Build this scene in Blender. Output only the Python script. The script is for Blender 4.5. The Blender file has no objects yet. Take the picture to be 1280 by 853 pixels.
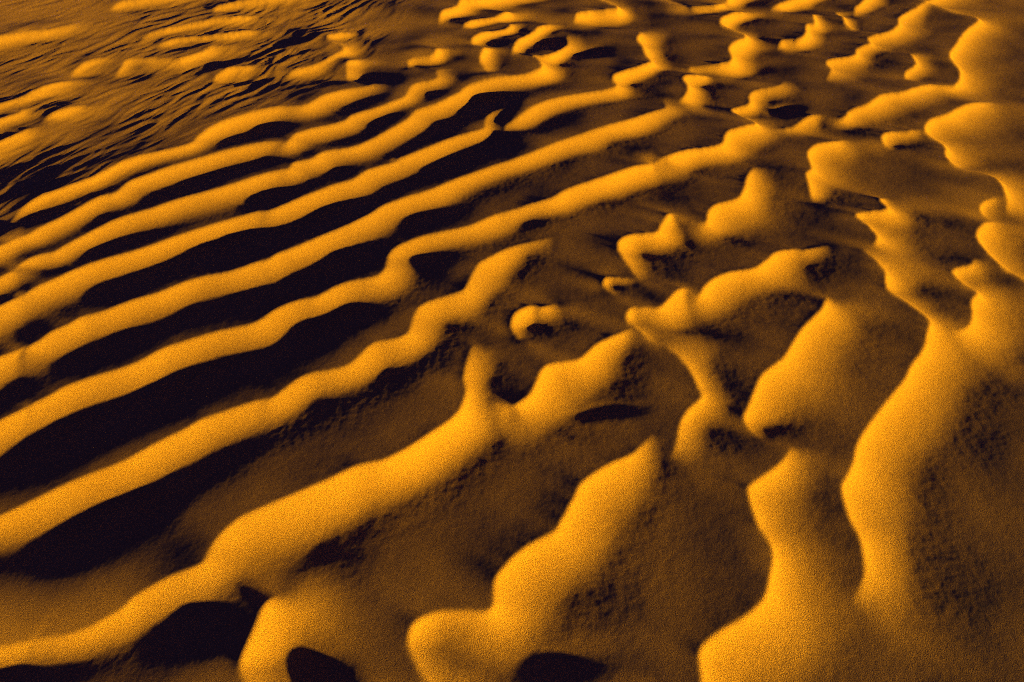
import bpy, math, time
import numpy as np

T0 = time.time()
C = bpy.context.scene
C.render.engine = "CYCLES"
R = math.radians

# ------------------------------------------------------------------ camera
CAM_H, PITCH, F = 1.20, 44.0, 800.0          # metres, degrees below horizontal, focal length in photo pixels
W0, H0 = 1280.0, 853.0
ct, st = math.cos(R(PITCH)), math.sin(R(PITCH))
def to_photo(x, y):
    h = CAM_H - macro(x, y)
    d = y*ct + h*st
    v = -y*st + h*ct
    return W0/2 + F*x/d, H0/2 + F*v/d

SUN_EL = 5.6
SUN_DIR = np.array([0.82, -0.57]); SUN_DIR /= np.hypot(*SUN_DIR)
# gentle lie of the land: slight rise towards the sun, shaped to darken the lower right
_ss = np.linspace(-12, 12, 2401)
_sl = np.interp(_ss, [-12, -4.5, -3.2, -1.1, -.65, -.3, -.1, .05, .22, .8, 1.6, 12], [0, 0, .007, .007, .002, .0, .003, .006, .016, .03, 0, 0])
_zz = np.cumsum(_sl)*(_ss[1]-_ss[0]); _zz -= np.interp(-1.15, _ss, _zz)
def macro(x, y):
    return np.interp(x*SUN_DIR[0] + y*SUN_DIR[1], _ss, _zz)
def ground(px, py, z=0.0, flat=False):
    """ground point (height z above the lie of the land) seen at a photo pixel"""
    px = np.asarray(px, float) - W0/2; py = np.asarray(py, float) - H0/2
    down = np.maximum(py*ct + F*st, 1e-6)
    x, y = px*(CAM_H - z)/down, (F*ct - py*st)*(CAM_H - z)/down
    if not flat:
        for _ in range(8):
            t = (CAM_H - z - macro(x, y))/down
            x, y = px*t, (F*ct - py*st)*t
    return x, y


def sstep(a, b, x):
    t = np.clip((x-a)/(b-a), 0, 1); return t*t*(3-2*t)
# ------------------------------------------------------------------ ridge brinks
# every brink runs so that its steep, sun-facing slip face lies on the right hand
OX = {'1': 0, '2': 320, '3': 640, '4': 960}
OY = {'A': 0, 'B': 200, 'C': 400, 'D': 639}
def P(spec):
    out = []; ox = oy = 0
    for tok in spec.split():
        if tok[0] in 'ABCD':
            ox, oy = OX[tok[1]], OY[tok[0]]
        else:
            a, b = tok.split(',')
            out.append((ox + float(a)/3.9875, oy + float(b)/3.986))
    return out
RIDGES = []
def ridge(spec, h=1.0, ls=1.0, lw=1.0, pw=4.4, ps=1.0, taper=0.0, H=None):
    RIDGES.append(dict(p=np.array(P(spec)), h=h, ls=ls, lw=lw, pw=pw, ps=ps, taper=taper, H=H))

# long parallel ridges on the left
ridge('B1 40,330 100,255 200,190 300,160 400,125 480,95 600,35 700,0 A1 940,740 1000,690 1100,630 1276,570 A2 130,545 250,540 340,490 440,455 560,430 590,400', h=.36, lw=.4)
ridge('B1 0,445 60,410 150,382 200,350 300,295 420,225 500,185 580,165 640,115 720,85 850,40 A1 980,800 1100,765 1276,725 A2 100,715 160,720 200,680 290,650 430,615 480,580 600,540 700,505 745,485 790,425 900,400 905,350 990,335')
ridge('B1 0,590 70,550 110,510 200,475 270,460 330,420 450,350 600,280 760,235 900,190 1100,140 1276,85 B2 100,60 165,50 190,20 A2 280,795 340,760 500,730 660,650 760,590 800,545 900,515 1000,470 1060,430 1180,405 1276,390 A3 100,370 150,345 130,310 110,293 180,285 240,250 280,210 272,150')
ridge('B1 0,720 100,670 250,600 380,535 500,490 700,430 900,355 1100,295 1276,250 B2 70,245 160,215 240,180 380,125 480,95 560,45 700,0 A2 700,790 850,730 980,680 1130,635 1145,585 1190,550 1290,525')
ridge('A2 1245,655 1243,622 1276,605 A3 60,570 140,525 250,490 380,460 480,440 522,424 508,400 512,380 560,362 640,340 690,315 690,300 665,270 650,235 625,205 640,170 635,145')
ridge('C1 0,160 100,130 180,90 250,45 330,10 B1 400,770 500,745 650,690 780,650 900,600 1000,570 1150,545 1276,505 B2 60,490 110,460 180,435 330,370 460,320 560,270 640,215 740,175 860,140 960,100 1060,65 1180,25 1276,0 A3 150,745 300,690 450,645 600,600 700,560 765,530 770,510 755,475')
ridge('C1 0,465 120,405 220,360 330,305 450,265 600,225 700,185 800,130 900,95 1050,50 1150,30 1276,0 B2 100,730 200,690 300,670 400,620 480,595 600,575 650,530 660,470 700,420 800,375 900,350 1050,320 1130,285 1200,255 1276,240 B3 100,215 200,190 280,145 400,105 500,75 620,35 760,0 A3 700,810 880,755 980,740 1050,720 1060,690 1080,660 1160,635 1215,605 1100,535 1190,500 1190,460 1220,435 1276,425 A4 60,410 95,370')
ridge('C1 0,930 180,853 330,790 450,745 600,690 800,585 900,540 1000,485 1100,450 1276,395 C2 80,380 200,290 280,255 400,235 480,205 580,115 700,90 760,60 780,0 B2 790,760 820,710 900,680 1030,650 1060,610 1100,520 1140,480 1276,410 B3 100,380 190,365 230,370')
ridge('D1 0,640 130,610 280,595 400,560 500,510 580,470 650,410 750,360 850,315 1000,260 1040,190 1080,120 1150,50 1230,0 C2 350,795 500,730 640,700 760,640 880,560 980,490 1020,440 1050,350 1040,270 1060,170 1080,110 1115,90', ls=1.0)
# middle
ridge('C2 1150,375 1276,410 C3 0,415 80,370 120,310 150,245 205,213 330,190 385,145 440,100 560,50 610,35')
ridge('C3 40,80 5,20 B3 0,790 25,745 100,710 150,715 220,690')
ridge('B3 520,665 460,610 480,578 560,585 625,598')
ridge('B3 640,600 605,550 560,490 530,440 545,400 600,375 720,360 745,320 770,280 800,255 880,280 970,305 985,250 1030,215 1130,185 1165,130 1180,70 1215,12')
ridge('C3 800,665 830,590 848,495 890,425 955,365 935,315 905,255 855,190 790,140 690,90 620,30 B3 585,800 575,765 600,733 660,735 740,735 790,690 830,655 870,645 930,675 965,630 1010,595 1090,560 1210,535 1276,490 B4 50,450 130,432 200,432 310,405')
ridge('C3 1265,565 1200,510 1170,455 1190,410 1240,290 1276,250 C4 80,190 130,110 190,20 B4 270,740 310,660 330,655')
ridge('D2 850,840 800,750 760,650 765,580 800,530 900,490 1020,485 1120,490 1180,470 1190,390 1200,320 1276,230 D3 80,165 210,95 245,45 C3 315,870 355,795 480,705 610,640 665,585 705,545')
ridge('D3 965,870 952,760 946,705 965,655 1040,590 1180,505 1250,445 D4 8,390 22,330 42,210 30,140 0,95 D3 1240,40 C3 1188,845 1205,805 C4 0,755 60,710 110,650 130,595')
ridge('D4 450,412 492,350 515,270 505,180 480,90 430,0 C4 388,810 410,760 445,690 462,610 500,530 580,420 645,340 705,265 740,195 800,110 812,40 B4 815,785 760,735 690,685 610,635 595,590 588,545 530,480 468,425')
ridge('B4 530,420 548,375 500,315 447,262 590,240 600,215 570,185 585,160 620,155', h=.6)
ridge('B4 900,815 960,820 1020,800 1040,755 1035,680 1062,635 1000,600 938,548 955,520 1030,500 1045,470')
ridge('D1 1230,880 1200,800 1197,740 1235,640 D2 0,540 35,450 90,390', taper=.1)
# right
ridge('B4 1276,558 1200,520 1120,450 1060,350 1100,290 1180,270')
ridge('B4 1130,265 1080,225 1085,195 1150,165', h=.6)
ridge('B4 1215,235 1205,180 1150,75 1070,45 980,25 A4 930,800 895,760 900,720 885,690 805,645 792,620 820,580 900,555 1010,500 1145,468', h=.8)
ridge('A4 640,720 590,695 580,660 630,640 780,635')
ridge('B4 235,185 205,100 195,60 225,25 A4 208,760 212,735 250,705 330,685 405,665')
ridge('A4 -60,610 60,615 140,605 200,568 260,558 370,580 420,545 500,520 570,478 680,460 800,413 930,408 968,370 965,320 915,262 950,200 1000,130 1058,88 1045,65 950,40 850,8')
ridge('A4 295,390 320,340 300,300 430,270 450,235 515,205 510,180 600,155 655,120 655,90 700,50 780,5')
ridge('A4 700,375 695,345 745,305 720,245')
ridge('A4 440,140 390,110 375,75 350,50 430,48')
ridge('A4 440,65 440,35 480,0')
ridge('A4 10,45 60,20 150,-10')
ridge('A4 55,225 75,200 155,198 190,165 195,125 235,115 225,80 240,60')
ridge('A3 960,350 890,318 1000,315 1080,308 1100,285 1083,250 1100,225 1165,185 1050,140 1038,118 1060,90 1120,65 1200,55 1276,60')
ridge('A3 835,500 870,465 880,425 857,385 880,368 960,355 1000,352')
# far, top middle
ridge('A3 0,280 30,215 90,165 160,118 260,108')
ridge('A3 310,110 315,90 330,75 400,62 515,55 520,35 460,10')
ridge('A2 1160,365 1120,315 1140,265 1190,250')
ridge('A2 1080,240 1080,215 1130,190 1250,150 1276,110')
ridge('A2 1030,155 1080,120 1180,95 1276,50')
ridge('A2 760,330 765,295 880,285 900,265 960,255')
ridge('A2 455,390 455,310 530,280')
ridge('A2 140,380 190,350 300,320 380,280 440,235 362,195 385,168 500,145')
ridge('A2 910,130 930,90 1000,60 1030,25 1100,10')
ridge('A3 830,20 880,45 1000,45 1060,20 1090,-5')
# far, top left
ridge('A1 340,370 400,320 480,290 560,285')
ridge('A1 560,365 600,325 640,295 800,295 900,300 1000,260 1070,210')
ridge('A1 1055,405 1080,370 1150,335 1276,315')
ridge('A1 0,600 80,550 180,530')
ridge('A1 0,530 150,470 300,410 420,390')
ridge('A1 210,590 280,560 420,510')
ridge('A1 0,700 100,650 200,620')
ridge('A1 540,50 600,15 720,-5')
ridge('A1 1055,55 1100,20 1276,-10')
ridge('A1 0,190 120,165 250,150 400,110')
ridge('A1 690,200 800,160 1000,110 1276,60')
ridge('A1 780,230 900,190 1100,165 1276,130')

RIDGES.append(dict(p=np.array([(700,1010), (735,940), (785,895), (840,872)], float), h=1, ls=1, lw=1, pw=3, ps=1.06, taper=.2, H=.034))
RIDGES.append(dict(p=np.array([(370,1000), (410,925), (450,890), (500,872)], float), h=1, ls=1, lw=1, pw=3, ps=1.06, taper=.2, H=.030))

def spline(p, step):
    """Catmull-Rom through p, resampled to even spacing"""
    q = np.vstack([2*p[0]-p[1], p, 2*p[-1]-p[-2]])
    out = []
    for i in range(1, len(q)-2):
        a, b, c, d = q[i-1], q[i], q[i+1], q[i+2]
        t = np.linspace(0, 1, 14, endpoint=False)[:, None]
        out.append(.5*((2*b) + (c-a)*t + (2*a-5*b+4*c-d)*t*t + (3*b-a-3*c+d)*t**3))
    out = np.vstack(out + [p[-1:]])
    s = np.r_[0, np.cumsum(np.hypot(*np.diff(out, axis=0).T))]
    n = max(3, int(s[-1]/step)+1)
    u = np.linspace(0, s[-1], n)
    return np.c_[np.interp(u, s, out[:, 0]), np.interp(u, s, out[:, 1])], u

def edge(q):
    return q[0] < 10 or q[0] > W0-10 or q[1] < 10 or q[1] > H0-8
HB = 0.032
for r in RIDGES:
    p = r['p']
    e0, e1 = edge(p[0]) and p[0][1] < 860, edge(p[-1]) and p[-1][1] < 860
    if e0:
        lf = p[0][0] < 10; d = p[0]-p[min(3, len(p)-1) if lf else 1]; p = np.vstack([p[0] + d/np.hypot(*d)*(430 if lf else 130), p])
    if e1:
        d = p[-1]-p[-2]; p = np.vstack([p, p[-1] + d/np.hypot(*d)*90])
    x, y = ground(p[:, 0], p[:, 1], HB*.9)
    s, u = spline(np.c_[x, y], 0.006)
    k = np.array([.25, .5, .25])
    t = np.gradient(s, axis=0); t /= np.hypot(t[:, 0], t[:, 1])[:, None]
    r['s'], r['u'] = s, u
    r['t'] = t
    r['n'] = np.c_[t[:, 1], -t[:, 0]]        # right-hand normal: the slip side
# gaps to the neighbouring brinks on both sides
allp = np.vstack([r['s'] for r in RIDGES]); ids = np.concatenate([np.full(len(r['s']), i) for i, r in enumerate(RIDGES)])
allu = np.concatenate([r['u'] for r in RIDGES])
def smooth1(a, n):
    if len(a) < 3: return a
    n = min(n, len(a)//2*2-1)
    if n < 3: return np.full(len(a), a.mean())
    k = np.hanning(n+2)[1:-1]; k /= k.sum()
    return np.convolve(np.pad(a, n//2, mode='edge'), k, mode='valid')[:len(a)]
for i, r in enumerate(RIDGES):
    sub = np.arange(0, len(r['s']), 4)
    gl = []; gr = []
    for j in sub:
        v = allp - r['s'][j]
        al = v@r['n'][j]; la = np.abs(v@r['t'][j])
        ok = ~((ids == i) & (np.abs(allu - r['u'][j]) < .12))
        m = ok & (al > .01) & (la < .6*al); gr.append(al[m].min() if m.any() else .35)
        m = ok & (al < -.01) & (la < -.6*al); gl.append((-al[m]).min() if m.any() else .35)
    r['gr'] = smooth1(np.interp(np.arange(len(r['s'])), sub, np.clip(gr, .07, .34)), 21)
    r['gl'] = smooth1(np.interp(np.arange(len(r['s'])), sub, np.clip(gl, .07, .34)), 21)
    px_, py_ = to_photo(r['s'][:, 0], r['s'][:, 1])
    side = smooth1(sstep(-110, 150, px_ - (640 - .9*(py_-426))), 15)
    side = np.maximum(side, sstep(15, -25, py_-(288-.48*px_))*sstep(470, 400, px_))
    far = sstep(230, 40, py_)
    gl, gr = r['gl']*(1-.28*far), r['gr']*(1-.28*far)
    r['Ls'] = r['ls']*gr*(.26+.02*side)
    r['Lw'] = r['lw']*gl*(.66+.06*side)
    r['side'] = side
    g = np.minimum(.5*(gl+gr), .30)
    Hh = r['h']*(.15*g*(1-side) + .185*np.minimum(r['Lw'], .24)*np.clip(gr/.15, .35, 1)*(1+.25*far)*side)
    if r['H'] is not None: Hh = np.full(len(gl), r['H'])
    Hh = Hh*(1-.35*sstep(430, 230, px_)*sstep(190, 130, py_))
    u = r['u']; L = u[-1]
    tl = min(max(.06, .12*L), .45*L) if r['taper'] == 0 else r['taper']*L
    tp = np.clip(np.minimum(u, L-u)/tl, 0, 1); tp = tp*tp*(3-2*tp)
    r['Hs'] = Hh*(.12+.88*tp)
    r['tp'] = np.sqrt(tp)
    r['face'] = .22 + .78*np.clip(r['n']@SUN_DIR, 0, 1)
    r['Lb'] = r['ls']*np.clip((.46-.17*side)*gr, .018, .09-.025*side)*(1-.6*sstep(300, 60, px_)*sstep(610, 680, py_))
print('gap mean', [round(float(r['gr'].mean()), 3) for r in RIDGES[:9]])

# ------------------------------------------------------------------ noise
rng = np.random.default_rng(7)
PERM = rng.permutation(512)
GX = rng.normal(size=512); GY = rng.normal(size=512); nn = np.hypot(GX, GY); GX /= nn; GY /= nn
def perlin(x, y):
    xi = np.floor(x).astype(np.int64); yi = np.floor(y).astype(np.int64)
    xf = x-xi; yf = y-yi
    def g(ix, iy, fx, fy):
        k = PERM[(PERM[ix & 511] + iy) & 511]
        return GX[k]*fx + GY[k]*fy
    u = xf*xf*xf*(xf*(xf*6-15)+10); v = yf*yf*yf*(yf*(yf*6-15)+10)
    a = g(xi, yi, xf, yf); b = g(xi+1, yi, xf-1, yf); c = g(xi, yi+1, xf, yf-1); d = g(xi+1, yi+1, xf-1, yf-1)
    return 1.5*((a*(1-u)+b*u)*(1-v) + (c*(1-u)+d*u)*v)


# ------------------------------------------------------------------ the sheet of sand
def axis(lo, hi, step, far_lo, far_hi, grow):
    a = list(np.arange(lo, hi+.01, step))
    s = step
    while a[-1] < far_hi: s *= grow; a.append(a[-1]+s)
    s = step
    pre = []
    v = a[0]
    while v > far_lo: s *= grow; v -= s; pre.append(v)
    return np.array(pre[::-1] + a)
STEP = 1.5
us = axis(-60, 1340, STEP, -6000, 7300, 1.035)
vs = axis(-20, 880, STEP, -290, 1900, 1.03)
YH = H0/2 - F*st/ct
vs = vs[vs > YH+6]
far = YH + np.geomspace(6, vs[0]-YH, 26)[:-1]
vs = np.r_[far, vs]
U, V = np.meshgrid(us, vs)
X, Y = ground(U, V, flat=True)
NR, NC = X.shape
print('grid', NR, NC)

K = 0.0045                                   # softness of the valley bottoms
acc = np.zeros_like(X); 
TS = 26
SL = np.zeros_like(X); WD = np.zeros_like(X)
acc += np.exp(0/K)
rings = []
for r0 in range(0, NR, TS):
    for c0 in range(0, NC, TS):
        sl = (slice(r0, r0+TS), slice(c0, c0+TS))
        x = X[sl].ravel(); y = Y[sl].ravel()
        cx, cy = x.mean(), y.mean()
        rad = np.hypot(x-cx, y-cy).max()
        if rad > 2.5: continue
        a = np.zeros(len(x)); sm = np.zeros(len(x)); wm = np.zeros(len(x))
        for r in RIDGES:
            s = r['s']
            dd = np.hypot(s[:, 0]-cx, s[:, 1]-cy)
            dm = dd.min()
            if dm - rad > .50: continue
            idx = np.nonzero(dd <= dm + 2*rad + .012 + .25*(dm+rad))[0]
            idx = idx[idx < len(s)-1]
            if len(idx) == 0: idx = np.array([len(s)-2])
            ax, ay = s[idx, 0], s[idx, 1]; bx, by = s[idx+1, 0]-ax, s[idx+1, 1]-ay
            px = x[:, None]-ax; py = y[:, None]-ay
            t = np.clip((px*bx+py*by)/(bx*bx+by*by), 0, 1)
            qx = px-t*bx; qy = py-t*by
            d2 = qx*qx+qy*qy
            d = np.sqrt(d2); dmin = d.min(1)[:, None]
            wt = np.exp(-(d-dmin)/(.10*dmin+.0006)); wt /= wt.sum(1)[:, None]
            i1 = idx+1
            def L_(arr): return (wt*(arr[idx]*(1-t) + arr[i1]*t)).sum(1)
            sd = (qx*r['n'][idx, 0] + qy*r['n'][idx, 1])/np.maximum(d, 1e-6)
            sd = np.clip((wt*sd).sum(1)*1.3, -1, 1)
            d = (wt*d).sum(1)
            w = .5+.5*sd
            H = L_(r['Hs'])
            sdn = L_(r['side'])
            hs = H*np.exp(-(d/L_(r['Ls']))**(r['ps']-.14*sdn))
            lw = L_(r['Lw'])
            hw = (H - np.minimum(.045*d, .5*H))*np.exp(-(d/lw)**(r['pw'] + (1.9-r['pw'])*sdn))
            a += np.exp((hs*w + hw*(1-w))/K) - 1
            tp = L_(r['tp'])
            sm = np.maximum(sm, w*tp*L_(r['face'])*np.exp(-(d/L_(r['Lb']))**(1.7-.70*sdn)))
            wm = np.maximum(wm, (1-w)*tp*np.exp(-(d/((.56-.20*sdn)*L_(r['gl'])))**1.6))
        acc[sl] += a.reshape(acc[sl].shape); SL[sl] = sm.reshape(acc[sl].shape); WD[sl] = wm.reshape(acc[sl].shape)
Z = K*np.log(acc)
print('ridges', round(time.time()-T0, 1))

# outside the traced patch the same kind of ripples carry on
out = np.maximum.reduce([sstep(-260, -430, U), sstep(1300, 1450, U), sstep(-8, -60, V), sstep(868, 960, V)])
m = out > 0
xo, yo = X[m], Y[m]
ph = (xo*.66 - yo*.75 + .16*perlin(xo*1.1+3, yo*1.1) + .07*perlin(xo*3.1, yo*3.1+9))/.24
f = ph-np.floor(ph)
saw = np.where(f < .68, np.sin(f/.68*np.pi/2)**2, 1-sstep(0, 1, (f-.68)/.32)*1.0)
amp = (.030-.02*sstep(1000, 1300, U[m]))*sstep(-.75, .35, perlin(xo*1.4+20, yo*1.4))
lod = np.exp(-np.hypot(xo, yo)/14)
Z[m] = Z[m]*(1-out[m]) + out[m]*saw*amp*lod
# small unevenness of the slopes
Z += macro(X, Y)
# On the right the sand is worked into shallow drifts. Their relief is found from the slope each
# spot has along the sun, chosen for its brightness: steep just past a brink, easing off, then a slow climb to the next brink.
def blob(px, py, rx, ry, rot=0):
    c, q = math.cos(R(rot)), math.sin(R(rot))
    dx = (U-px)*c + (V-py)*q; dy = -(U-px)*q + (V-py)*c
    return np.exp(-((dx/rx)**2 + (dy/ry)**2))
HOLLOWS = [(108,95,20,6,0,4), (232,88,85,9,-8,4), (302,105,30,5,0,4), (25,152,28,9,-5,5), (20,128,28,6,-8,4), (75,148,20,6,-15,3),
  (260,47,45,6,-12,3.5), (215,66,20,5,-10,3), (305,48,18,5,-5,4), (60,50,40,4,-8,3.5), (45,30,24,4,-10,3.5), (170,12,25,6,-10,4), (290,10,24,5,-10,3.5),
  (265,3,20,4,-10,4), (385,47,32,9,-5,5), (410,80,34,7,-12,5), (490,55,45,8,-8,5), (450,43,10,8,0,4), (535,84,18,4,0,4), (510,67,30,4,0,4), (5,183,22,7,-15,4),
  (90,842,130,30,-8,1.2), (1225,760,80,90,0,1.6), (1130,700,50,50,0,.8), (560,660,50,40,0,.6), (700,690,60,50,0,.6), (1228,453,50,17,0,3), (1105,450,48,18,0,1.3), (622,470,28,26,0,.7), (722,514,62,11,0,2), (862,314,62,18,-15,1),
  (915,388,60,15,-8,1.6), (838,468,34,26,0,.8), (480,680,80,26,-25,1.3), (840,690,60,75,0,.8), (1140,770,85,45,-20,1.3), (1215,600,60,110,0,.9),
  (1140,318,42,34,0,.8), (1060,336,34,22,0,1), (1112,150,60,9,-5,3), (985,140,24,9,0,2.5), (1145,53,24,9,0,1.5), (1172,22,40,12,0,1.5),
  (1095,80,28,10,0,1.2), (975,38,42,10,0,2), (990,80,42,10,0,1.8), (865,50,44,12,0,1.6), (830,8,44,8,0,2.5), (930,85,44,7,0,3), (913,105,24,10,0,1.5),
  (835,90,30,8,0,1.8), (740,65,44,8,-8,2.5), (685,55,27,11,0,2.5), (690,110,36,10,0,1.5), (605,125,44,13,0,3), (580,73,26,10,0,3), (620,62,26,8,0,2.5),
  (1255,135,30,20,0,1), (1180,350,40,30,0,.8), (1140,235,50,25,0,.5), (700,836,95,24,0,3.5), (405,842,62,34,20,3.5), (250,790,66,42,0,4), (560,600,60,26,-25,.6)]
plain = 1-sstep(-30, 45, V-(288-.48*U))*sstep(280, 420, U+1.6*V)
msk0 = (1-sstep(-25, 25, V-(288-.48*U)))*(1-sstep(330, 420, U+.8*V))
face = sstep(-170, 30, U - np.minimum(640 - .9*(V-426), 470 + 7*np.maximum(0, V-60)))*sstep(1700, 1380, U)*sstep(-120, -20, V)*sstep(1250, 1000, V)
down = face*(-.080 + .044*WD - .008*sstep(600, 853, V) + .86*SL) + (1-face)*((-.155 + .135*WD)*(1-plain) + (-.040+.012*WD)*plain + (.60+.05*plain)*SL)
style = face
face = sstep(-430, -230, U)*sstep(1700, 1380, U)*sstep(-120, -20, V)*sstep(1250, 1000, V)
for px, py, rx, ry, ro, a in HOLLOWS:
    down = down - (.008 if a < 2 else .012 if py > 170 or px > 560 else .021)*a*blob(px, py, rx, ry, ro)*(1-np.minimum(1, 1.3*SL))
lie = macro(X, Y)
Z = Z*(1-face) + (lie + .012)*face
DS = .0025
sv = np.arange(-6.0, 1.6, DS); tv = np.arange(-.8, 6.0, DS)
SS, TT = np.meshgrid(sv, tv, indexing='ij')
gx = SS*SUN_DIR[0] - TT*SUN_DIR[1]; gy = SS*SUN_DIR[1] + TT*SUN_DIR[0]
den = gy*ct + CAM_H*st
ok = den > .12
den = np.where(ok, den, 1)
gu = W0/2 + F*gx/den; gv = H0/2 + F*(-gy*st + CAM_H*ct)/den
gi = np.interp(gv, vs, np.arange(NR)); gj = np.interp(gu, us, np.arange(NC))
del SS, TT, gx, gy, gu, gv, den
ps_ = X*SUN_DIR[0]+Y*SUN_DIR[1]; pt_ = -X*SUN_DIR[1]+Y*SUN_DIR[0]
inside = (ps_ > sv[0]) & (ps_ < sv[-1]) & (pt_ > tv[0]) & (pt_ < tv[-1])
def bil(A, fi, fj):
    fi = np.clip(fi, 0, A.shape[0]-1.001); fj = np.clip(fj, 0, A.shape[1]-1.001)
    i = fi.astype(int); j = fj.astype(int); a = fi-i; b = fj-j
    return (A[i, j]*(1-b)+A[i, j+1]*b)*(1-a) + (A[i+1, j]*(1-b)+A[i+1, j+1]*b)*a
G = bil(Z, gi, gj)
mg = bil(face, gi, gj)*ok
want = -bil(down, gi, gj)
dif = mg*(want - np.gradient(G, DS, axis=0))
ks = 2*np.pi*np.fft.fftfreq(len(sv), DS)[:, None]; kt = 2*np.pi*np.fft.rfftfreq(len(tv), DS)[None, :]
dl = np.fft.irfft2(-1j*ks*np.fft.rfft2(dif)/(ks*ks + .04*kt*kt + 4.0)*np.exp(-.5*((ks*.0026)**2 + (kt*.0045)**2)), s=dif.shape)
fade = sstep(0, .4, ps_-sv[0])*sstep(0, .3, sv[-1]-ps_)*sstep(0, .3, pt_-tv[0])*sstep(0, .4, tv[-1]-pt_)
Z[inside] += (fade*1.0)[inside]*bil(dl, (ps_[inside]-sv[0])/DS, (pt_[inside]-tv[0])/DS)
OPEN = [(1228,453,52,20), (250,790,98,70), (405,842,70,42), (690,836,110,34), (1112,150,60,12), (985,140,24,9), (930,85,44,8), (605,125,44,14),
  (580,73,26,10), (830,8,44,9), (722,514,60,10), (740,65,44,9), (685,55,27,11), (620,62,26,9)]
alpha = sstep(-330, -40, U - np.minimum(640 - .9*(V-426), 470 + 7*np.maximum(0, V-60)))*face
for px, py, rx, ry in OPEN: alpha = alpha*(1 - .9*blob(px, py, rx, ry))
def box(A, n, ax):
    c = np.cumsum(np.concatenate([np.repeat(np.take(A, [0], ax), n+1, ax), A, np.repeat(np.take(A, [-1], ax), n, ax)], ax), ax)
    m = A.shape[ax]
    return (np.take(c, np.arange(2*n+1, 2*n+1+m), ax) - np.take(c, np.arange(m), ax))/(2*n+1)
def fill(el, n):
    """lifts shadowed ground to lessen cast shadows, towards the ramp that climbs at angle el to the sunward crest"""
    G = bil(Z, gi, gj); G[~ok] = -1
    S = G.copy(); te = math.tan(R(el))
    for i in range(len(sv)-2, -1, -1):
        S[i] = np.maximum(S[i], S[i+1]-DS*te)
    D = S - G; D[~ok] = 0
    for k in range(2):
        D = box(box(D, n, 0), 2*n, 1)
    Z[inside] += (alpha*fade)[inside]*bil(D, (ps_[inside]-sv[0])/DS, (pt_[inside]-tv[0])/DS)
fill(4.6, 8); fill(4.9, 5)
print('mean down', float((down*face).sum()/face.sum())); print('relief', float(dl.min()), float(dl.max()))
print('fill', round(time.time()-T0, 1))
# fine wind streaks, upper left
msk = (1-sstep(-60, 55, V-(286-.48*U)))*(1-sstep(420, 560, U+.6*V))*sstep(-120, -60, V)
m = msk > .002
x, y = X[m], Y[m]
dx, dy = .89, -.456
q = x*dx+y*dy; al = x*.456+y*.89
wx = .035*perlin(x*3.1, y*3.1)+.012*perlin(x*9, y*9+4)
def rdg(a): return np.maximum(0, 1-1.7*np.abs(a))**1.15
n1 = rdg(perlin((q+wx)/.09, al/.30)); n2 = rdg(perlin((q-wx)/.038+50, al/.16+9))
n3 = perlin((q+wx)/.022+7, al/.09)
a1 = .35+.65*sstep(-.5, .5, perlin(x*1.9+11, y*1.9)); a2 = .3+.7*sstep(-.5, .5, perlin(x*3.1, y*3.1+31))
Z[m] += msk[m]*(.62+.38*sstep(60, 330, U[m]-.35*V[m]))*(.0036*a1*n1 + .0020*a2*n2 + .0004*n3)
near = sstep(3.2, .4, np.hypot(X, Y))
inb = np.hypot(X, Y) < 6
x, y = X[inb], Y[inb]
Z[inb] += .0012*perlin(x*5, y*5) + (.00004 + .0017*SL[inb]*(1-SL[inb])**2*style[inb]*.7)*perlin(x*24, y*24) + (.00002 + .0009*SL[inb]*(1-SL[inb])**2)*perlin(x*58, y*58+3) + (.00002+.0003*SL[inb]*(1-SL[inb])**2)*perlin(x*140, y*140)
print('height', round(time.time()-T0, 1))

me = bpy.data.meshes.new('sand')
co = np.empty((NR*NC, 3), np.float32)
co[:, 0] = X.ravel(); co[:, 1] = Y.ravel(); co[:, 2] = Z.ravel()
ii = np.arange(NR*NC).reshape(NR, NC)
q = np.stack([ii[1:, :-1], ii[1:, 1:], ii[:-1, 1:], ii[:-1, :-1]], -1).reshape(-1, 4)
me.vertices.add(len(co)); me.vertices.foreach_set('co', co.ravel())
me.loops.add(q.size); me.loops.foreach_set('vertex_index', q.ravel().astype(np.int32))
me.polygons.add(len(q)); me.polygons.foreach_set('loop_start', np.arange(0, q.size, 4, dtype=np.int32))
me.polygons.foreach_set('use_smooth', np.ones(len(q), bool))
me.update(calc_edges=True)
sand = bpy.data.objects.new('sand_ground', me); C.collection.objects.link(sand)
sand['label'] = 'golden desert sand blown into long wavy ripples'
sand['category'] = 'sand'; sand['kind'] = 'structure'

mat = bpy.data.materials.new('desert_sand'); mat.use_nodes = True
nt = mat.node_tree; b = nt.nodes['Principled BSDF']; N = nt.nodes.new; LK = nt.links.new
tc = N('ShaderNodeTexCoord')
def noise(scale, detail=2, rough=.5):
    n = N('ShaderNodeTexNoise'); n.inputs['Scale'].default_value = scale; n.inputs['Detail'].default_value = detail
    n.inputs['Roughness'].default_value = rough; LK(tc.outputs['Object'], n.inputs['Vector']); return n
grain = noise(640, 2, .7); patch = noise(7, 3)
ramp = N('ShaderNodeValToRGB'); LK(grain.outputs['Fac'], ramp.inputs['Fac'])
e = ramp.color_ramp.elements
e[0].position = .32; e[0].color = (.17, .088, .03, 1); e[1].position = .68; e[1].color = (.46, .26, .075, 1)
mix = N('ShaderNodeMix'); mix.data_type = 'RGBA'; mix.blend_type = 'MULTIPLY'; mix.inputs['Factor'].default_value = .35
pr = N('ShaderNodeValToRGB'); LK(patch.outputs['Fac'], pr.inputs['Fac'])
pr.color_ramp.elements[0].position = .3; pr.color_ramp.elements[0].color = (.75, .7, .65, 1); pr.color_ramp.elements[1].position = .7
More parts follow.
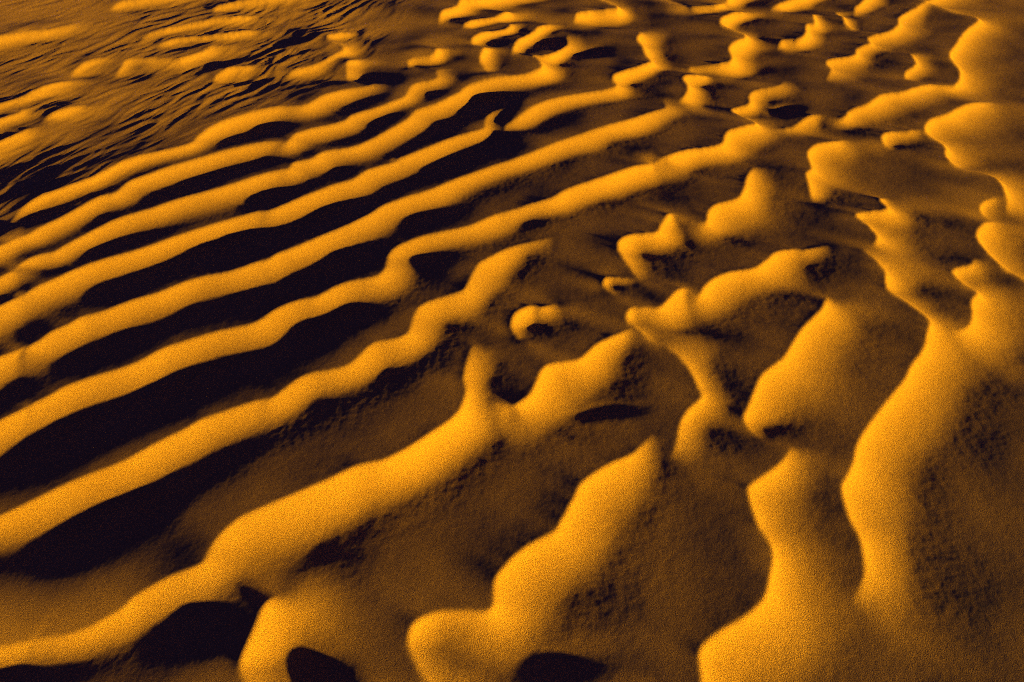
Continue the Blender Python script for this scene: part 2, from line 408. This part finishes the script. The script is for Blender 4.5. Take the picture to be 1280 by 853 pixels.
LK(ramp.outputs['Color'], mix.inputs['A']); LK(pr.outputs['Color'], mix.inputs['B'])
LK(mix.outputs['Result'], b.inputs['Base Color'])
b.inputs['Roughness'].default_value = .85; b.inputs['Specular IOR Level'].default_value = .04
bp = N('ShaderNodeBump'); bp.inputs['Strength'].default_value = 1.0; bp.inputs['Distance'].default_value = .0022
g2 = noise(560, 2, .7); LK(g2.outputs['Fac'], bp.inputs['Height']); LK(bp.outputs['Normal'], b.inputs['Normal'])
me.materials.append(mat)

# ------------------------------------------------------------------ light
w = bpy.data.worlds.new('World'); C.world = w; w.use_nodes = True
bg = w.node_tree.nodes['Background']; sky = w.node_tree.nodes.new('ShaderNodeTexSky'); sky.sky_type = 'NISHITA'
sky.sun_disc = False; sky.air_density = .6; sky.dust_density = 0; sky.ozone_density = 1; sky.altitude = 1500; sky.sun_elevation = R(SUN_EL); sky.sun_rotation = math.atan2(SUN_DIR[0], SUN_DIR[1])
tint = w.node_tree.nodes.new('ShaderNodeMix'); tint.data_type = 'RGBA'; tint.blend_type = 'MULTIPLY'
tint.inputs['Factor'].default_value = 1; tint.inputs['B'].default_value = (.66, .38, 1.8, 1)      # violet dusk air
w.node_tree.links.new(sky.outputs['Color'], tint.inputs['A']); w.node_tree.links.new(tint.outputs['Result'], bg.inputs['Color'])
bg.inputs['Strength'].default_value = .0105
sl = bpy.data.lights.new('sun', 'SUN'); sl.energy = 5.0; sl.angle = R(.5); sl.color = (1, .62, .006)
so = bpy.data.objects.new('sun', sl); C.collection.objects.link(so); so.location = (4, -3, 3)
from mathutils import Vector
L = Vector((SUN_DIR[0]*math.cos(R(SUN_EL)), SUN_DIR[1]*math.cos(R(SUN_EL)), math.sin(R(SUN_EL))))
so.rotation_euler = L.to_track_quat('Z', 'Y').to_euler()

cam = bpy.data.cameras.new('camera'); cam.sensor_width = 36; cam.lens = F/W0*36; cam.clip_start = .02; cam.clip_end = 2000
co_ = bpy.data.objects.new('camera', cam); C.collection.objects.link(co_)
co_.location = (0, 0, CAM_H); co_.rotation_euler = (R(90-PITCH), 0, 0)
C.camera = co_
C.cycles.use_denoising = False
C.cycles.filter_width = .95
vsn = C.view_settings
vsn.view_transform = 'Standard'; vsn.look = 'None'; vsn.gamma = 1; vsn.exposure = 2.4
print('done', round(time.time()-T0, 1))
